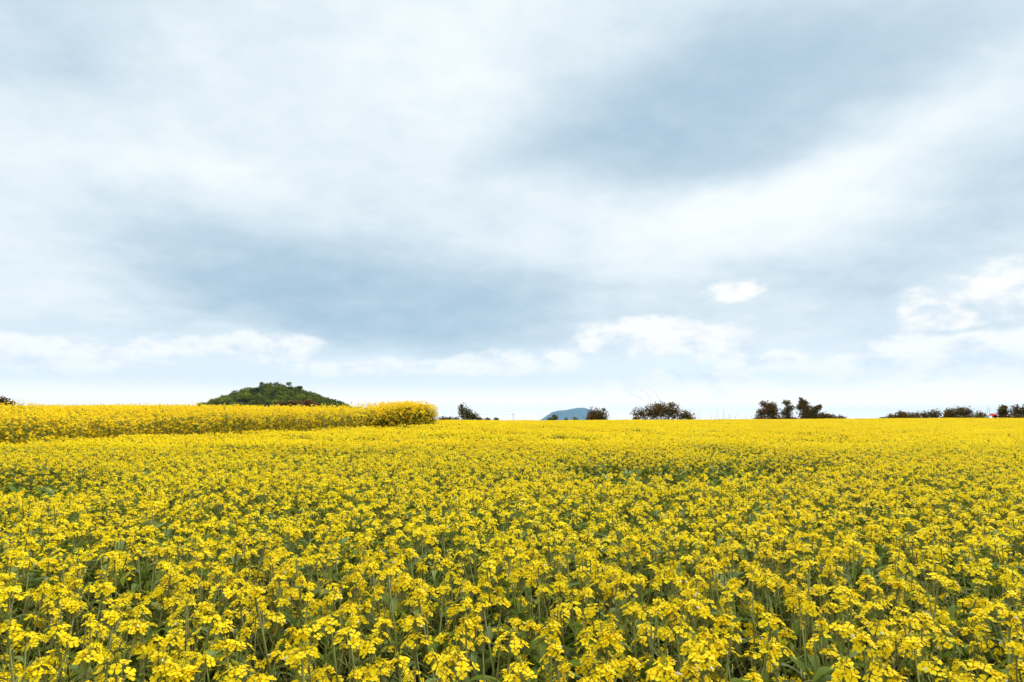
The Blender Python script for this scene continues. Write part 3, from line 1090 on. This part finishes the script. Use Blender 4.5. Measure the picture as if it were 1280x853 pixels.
# ------------------------------------------------------------------ red cover and thin poles at the right
def cover():
    c = at(1242.3, 527, D - .6)
    gz = gheight(c.x, c.y)
    t = thing('red_cover', 'bright red cover showing in the gap between two dark bushes at the right', 'cover', (c.x, c.y, gz))
    z0, z1 = at(1242, 521.6, D - .6).z - gz, at(1242, 517.0, D - .6).z - gz
    w = .47
    mb = MB()
    vs, fs = [], []
    nu, nv = 12, 8
    for j in range(nv + 1):
        v = j / nv * 2 - 1
        for i in range(nu + 1):
            u = i / nu * 2 - 1
            z = z1 - (z1 - z0) * (abs(u) ** 2.6 * .55 + abs(v) ** 2.5 * .5) + .03 * math.sin(u * 9 + v * 4)
            if u > .35:
                z -= .22 * (u - .35) / .65
            vs.append((u * w * (1 + .04 * math.sin(v * 7)), v * .5, z))
    for j in range(nv):
        for i in range(nu):
            a = j * (nu + 1) + i
            fs.append((a, a + 1, a + nu + 2, a + nu + 1))
    mb.add(vs, fs, 0)
    o = link('sheet', mb.mesh('sheet', [M_RED], True), t)
    so = o.modifiers.new('thickness', 'SOLIDIFY')
    so.thickness = .02
    fr = MB()
    for sx in (-.38, .38):
        for sy in (-.4, .4):
            fr.tube([(sx, sy, -.05), (sx, sy, z0 - .02 if sx > 0 else z0 + .05)], .03, .03, 6, 0)
    link('frame', fr.mesh('frame', [M_WOOD]), t)


cover()
for (x0, y0, x1, y1, lab) in ((1233.2, 522, 1235.4, 506.5, 'thin leaning grey pole left of the red cover, the taller of two'),
                              (1237.0, 522, 1237.0, 510.5, 'short upright grey pole beside the red cover')):
    p0, p1 = at(x0, y0, D + 1), at(x1, y1, D + 1)
    gz = gheight(p0.x, p0.y)
    mb = MB()
    low_ = p0 + (p0 - p1).normalized() * (p0.z - gz + .1)
    mb.tube([low_ - low_, p0 - low_, p1 - low_], .026, .02, 6, 0)
    o = link('thin_pole', mb.mesh('thin_pole', [M_METAL]), None, low_)
    o['label'], o['category'] = lab, 'pole'

# utility poles and wire far behind the field
PD = 260.0
tops = []
for (x, yt, lab) in ((641.5, 516.5, 'distant grey utility pole on the skyline with a wire running off to its left'),
                     (589.5, 515.8, 'distant grey utility pole standing behind the leggy dark shrub')):
    p = at(x, yt, PD)
    gz = gheight(p.x, p.y)
    t = thing('utility_pole', lab, 'utility pole', (p.x, p.y, gz), 0, None)
    h = p.z - gz
    mb = MB()
    mb.tube([(0, 0, -.2), (0, 0, h)], .15, .09, 8, 0)
    link('post', mb.mesh('post', [M_CONC], True), t)
    mb = MB()
    mb.tube([(-.6, -.16, h - .5), (.6, -.16, h - .5)], .05, .05, 4, 0)
    link('crossarm', mb.mesh('crossarm', [M_METAL]), t)
    tops.append((t, p))
(t0_, a_), (t1_, b_) = tops
mb = MB()
base = Vector(t0_.location)
mb.tube([a_.lerp(b_, i / 12) - base + Vector((0, -.2, -.35 - .5 * math.sin(math.pi * i / 12))) for i in range(13)], .03, .03, 4, 0)
link('wire', mb.mesh('wire', [M_METAL]), t0_)


# ------------------------------------------------------------------ wooded hill and far mountains
HD = 380.0
HK = HD / 500.0
HP = [(-60, 545), (150, 528), (225, 524), (258, 507), (280, 500), (300, 492), (320, 486.5), (338, 482), (358, 482.5), (385, 489.5), (405, 496.5), (425, 505), (450, 516), (500, 526), (600, 545)]
hxs = np.array([(ray(p, 500)[0]) * HD for p, _ in HP])
hzs = np.array([at(300, y + 8.0, HD).z for _, y in HP])
HC = at(345, 500, HD).x


def hill_z(x, y):
    q = ((y - HD) / (85.0 * HK))
    prof = np.interp(x, hxs, hzs)
    base_ = -12.0
    return base_ + (prof - base_) * np.exp(-q * q) * (1 + .02 * wob(x, y, .09, 1.))


X, Y = np.meshgrid(np.linspace(hxs[0], hxs[-1], 90), np.linspace(HD - 190 * HK, HD + 190 * HK, 60))
Z = hill_z(X, Y)
i_ = np.arange(X.size).reshape(X.shape)
F = np.stack([i_[:-1, :-1], i_[:-1, 1:], i_[1:, 1:], i_[1:, :-1]], -1).reshape(-1, 4)
me = bpy.data.meshes.new('hill')
me.from_pydata(np.stack([X, Y, Z], -1).reshape(-1, 3).tolist(), [], F.tolist())
me.materials.append(M_HILL)
me.polygons.foreach_set('use_smooth', [True] * len(me.polygons))
o = link('hill', me)
o['kind'] = 'structure'


def crown_mb(r, seed, n=330, lf=.55, squash=.8):
    rr = random.Random(seed)
    lumps = [(0, r * .9, 0, r * .75, r * squash * .8, r * .75)]
    for k in range(6):
        a = k * 1.05 + rr.uniform(-.4, .4)
        lumps.append((math.cos(a) * r * .55, r * rr.uniform(.6, 1.25), math.sin(a) * r * .55, r * .42, r * .36, r * .42))
    return leaf_cloud(lumps, n, lf, lambda q, p: 0, seed, None, .7)


wood = []
for k in range(5):
    mb = crown_mb(3.4 * HK, 60 + k, 330, .55 * HK)
    mb.tube([(0, 0, -1), (0, 0, 2.2)], .22, .12, 5, 1)
    wood.append(mb.mesh('wood_tree', [M_TREE, M_WOOD]))
X, Y = jitter_points(hxs[1], hxs[-2], HD - 110 * HK, HD + 60 * HK, 4.0 * HK, 15, .5)
Z = hill_z(X, Y)
keep = Z > 4
X, Y, Z = X[keep], Y[keep], Z[keep]
nr = np.random.default_rng(51)
S = nr.uniform(.55, 1.25, X.shape)
pts = np.stack([X, Y, Z - .35, nr.uniform(0, 6.28, X.shape), S, S * nr.uniform(.8, 1.1, X.shape)], -1)
scatter('wood', pts, wood, 'dark green wood covering the round hill behind the raised flower bank', 'wood')

for i, (px, pyt, w, lab) in enumerate([
        (265, 499, 11, 'low spreading tree at the far left foot of the wooded hill'),
        (303, 487.5, 9, 'slim tree leaning out of the left slope of the wooded hill'),
        (327, 478.5, 7, 'small lollipop tree standing clear left of the hilltop'),
        (345, 478, 10, 'broad tree on the very top of the wooded hill'),
        (361, 478.5, 9, 'round tree on the hilltop, just right of the summit'),
        (375, 483.5, 8, 'small tree on the upper right slope of the wooded hill')]):
    p = at(px, pyt - 1.2, HD - 4)
    zg = float(hill_z(p.x, p.y)) - .5
    t = thing('hilltop_tree', lab, 'tree', (p.x, p.y, zg), 0, 'trees standing out on the wooded hill')
    r = w * .42 / FPX * HD
    h = max(p.z - zg, 2.2 * r)
    cb = crown_mb(r, 80 + i, 300, .36 * HK, .7)
    V = np.concatenate(cb.v)
    dz_ = h - V[:, 2].max()
    cb.v = [V + np.array([0, 0, dz_])]
    link('crown', cb.mesh('crown', [M_TREE]), t)
    tb = MB()
    tb.tube([(0, 0, -.5), (.15 * r, 0, h * .45), (0, 0, h - r * .6)], .26, .10, 6, 0)
    for k in range(4):
        a = k * 1.6 + .3
        tb.tube([(.12 * r, 0, h * .5), (math.cos(a) * r * .5, math.sin(a) * r * .5, h - r * .7)], .1, .04, 4, 0)
    link('trunk', tb.mesh('trunk', [M_WOOD]), t)


def mountain(prof, d, depth, seed):
    xs = np.array([ray(p, 500)[0] * d for p, _ in prof])
    zs = np.array([at(700, y, d).z for _, y in prof])
    X, Y = np.meshgrid(np.linspace(xs[0], xs[-1], 140), np.linspace(d - depth * 2, d + depth * 2, 70))
    q = (Y - d) / depth
    pr = np.interp(X, xs, zs)
    b = -14.0
    Z = b + (pr - b) * np.exp(-q * q) * (1 + .05 * wob(X, Y, .021, seed) * np.abs(q))
    Z = Z + 1.6 * wob(X, Y, .06, seed + 1) + .8 * wob(X, Y, .15, seed + 2)
    i_ = np.arange(X.size).reshape(X.shape)
    F = np.stack([i_[:-1, :-1], i_[:-1, 1:], i_[1:, 1:], i_[1:, :-1]], -1).reshape(-1, 4)
    me = bpy.data.meshes.new('mountain')
    me.from_pydata(np.stack([X, Y, Z], -1).reshape(-1, 3).tolist(), [], F.tolist())
    me.materials.append(M_MOUNT)
    o = link('mountain', me)
    o['kind'] = 'structure'


mountain([(640, 540), (665, 530), (678, 523.5), (690, 515.5), (697, 513.6), (708, 512.8), (716, 511), (724, 509.8), (731, 510), (737, 512.5), (743, 516.5), (752, 522), (768, 530), (790, 540)], 12000.0, 740.0, 1.0)
mountain([(90, 530), (125, 514), (145, 508.5), (158, 506.3), (172, 507.5), (195, 512), (240, 528)], 11800.0, 740.0, 2.0)

# ------------------------------------------------------------------ air
HAZE = 0.58e-4
mb = MB()
x, y0, y1, z0, z1 = 16500, -16500, 16500, -25, 326
mb.add([(-x, y0, z0), (x, y0, z0), (x, y1, z0), (-x, y1, z0), (-x, y0, z1), (x, y0, z1), (x, y1, z1), (-x, y1, z1)],
       [(0, 3, 2, 1), (4, 5, 6, 7), (0, 1, 5, 4), (1, 2, 6, 5), (2, 3, 7, 6), (3, 0, 4, 7)])
m = bpy.data.materials.new('air')
m.use_nodes = True
m.node_tree.nodes.clear()
pv = m.node_tree.nodes.new('ShaderNodeVolumePrincipled')
pv.inputs['Color'].default_value = (0.27, 0.66, 1.0, 1)
pv.inputs['Density'].default_value = HAZE
ou = m.node_tree.nodes.new('ShaderNodeOutputMaterial')
m.node_tree.links.new(pv.outputs[0], ou.inputs['Volume'])
if HAZE > 0:
    o = link('haze', mb.mesh('haze', [m]))
    o['kind'] = 'stuff'
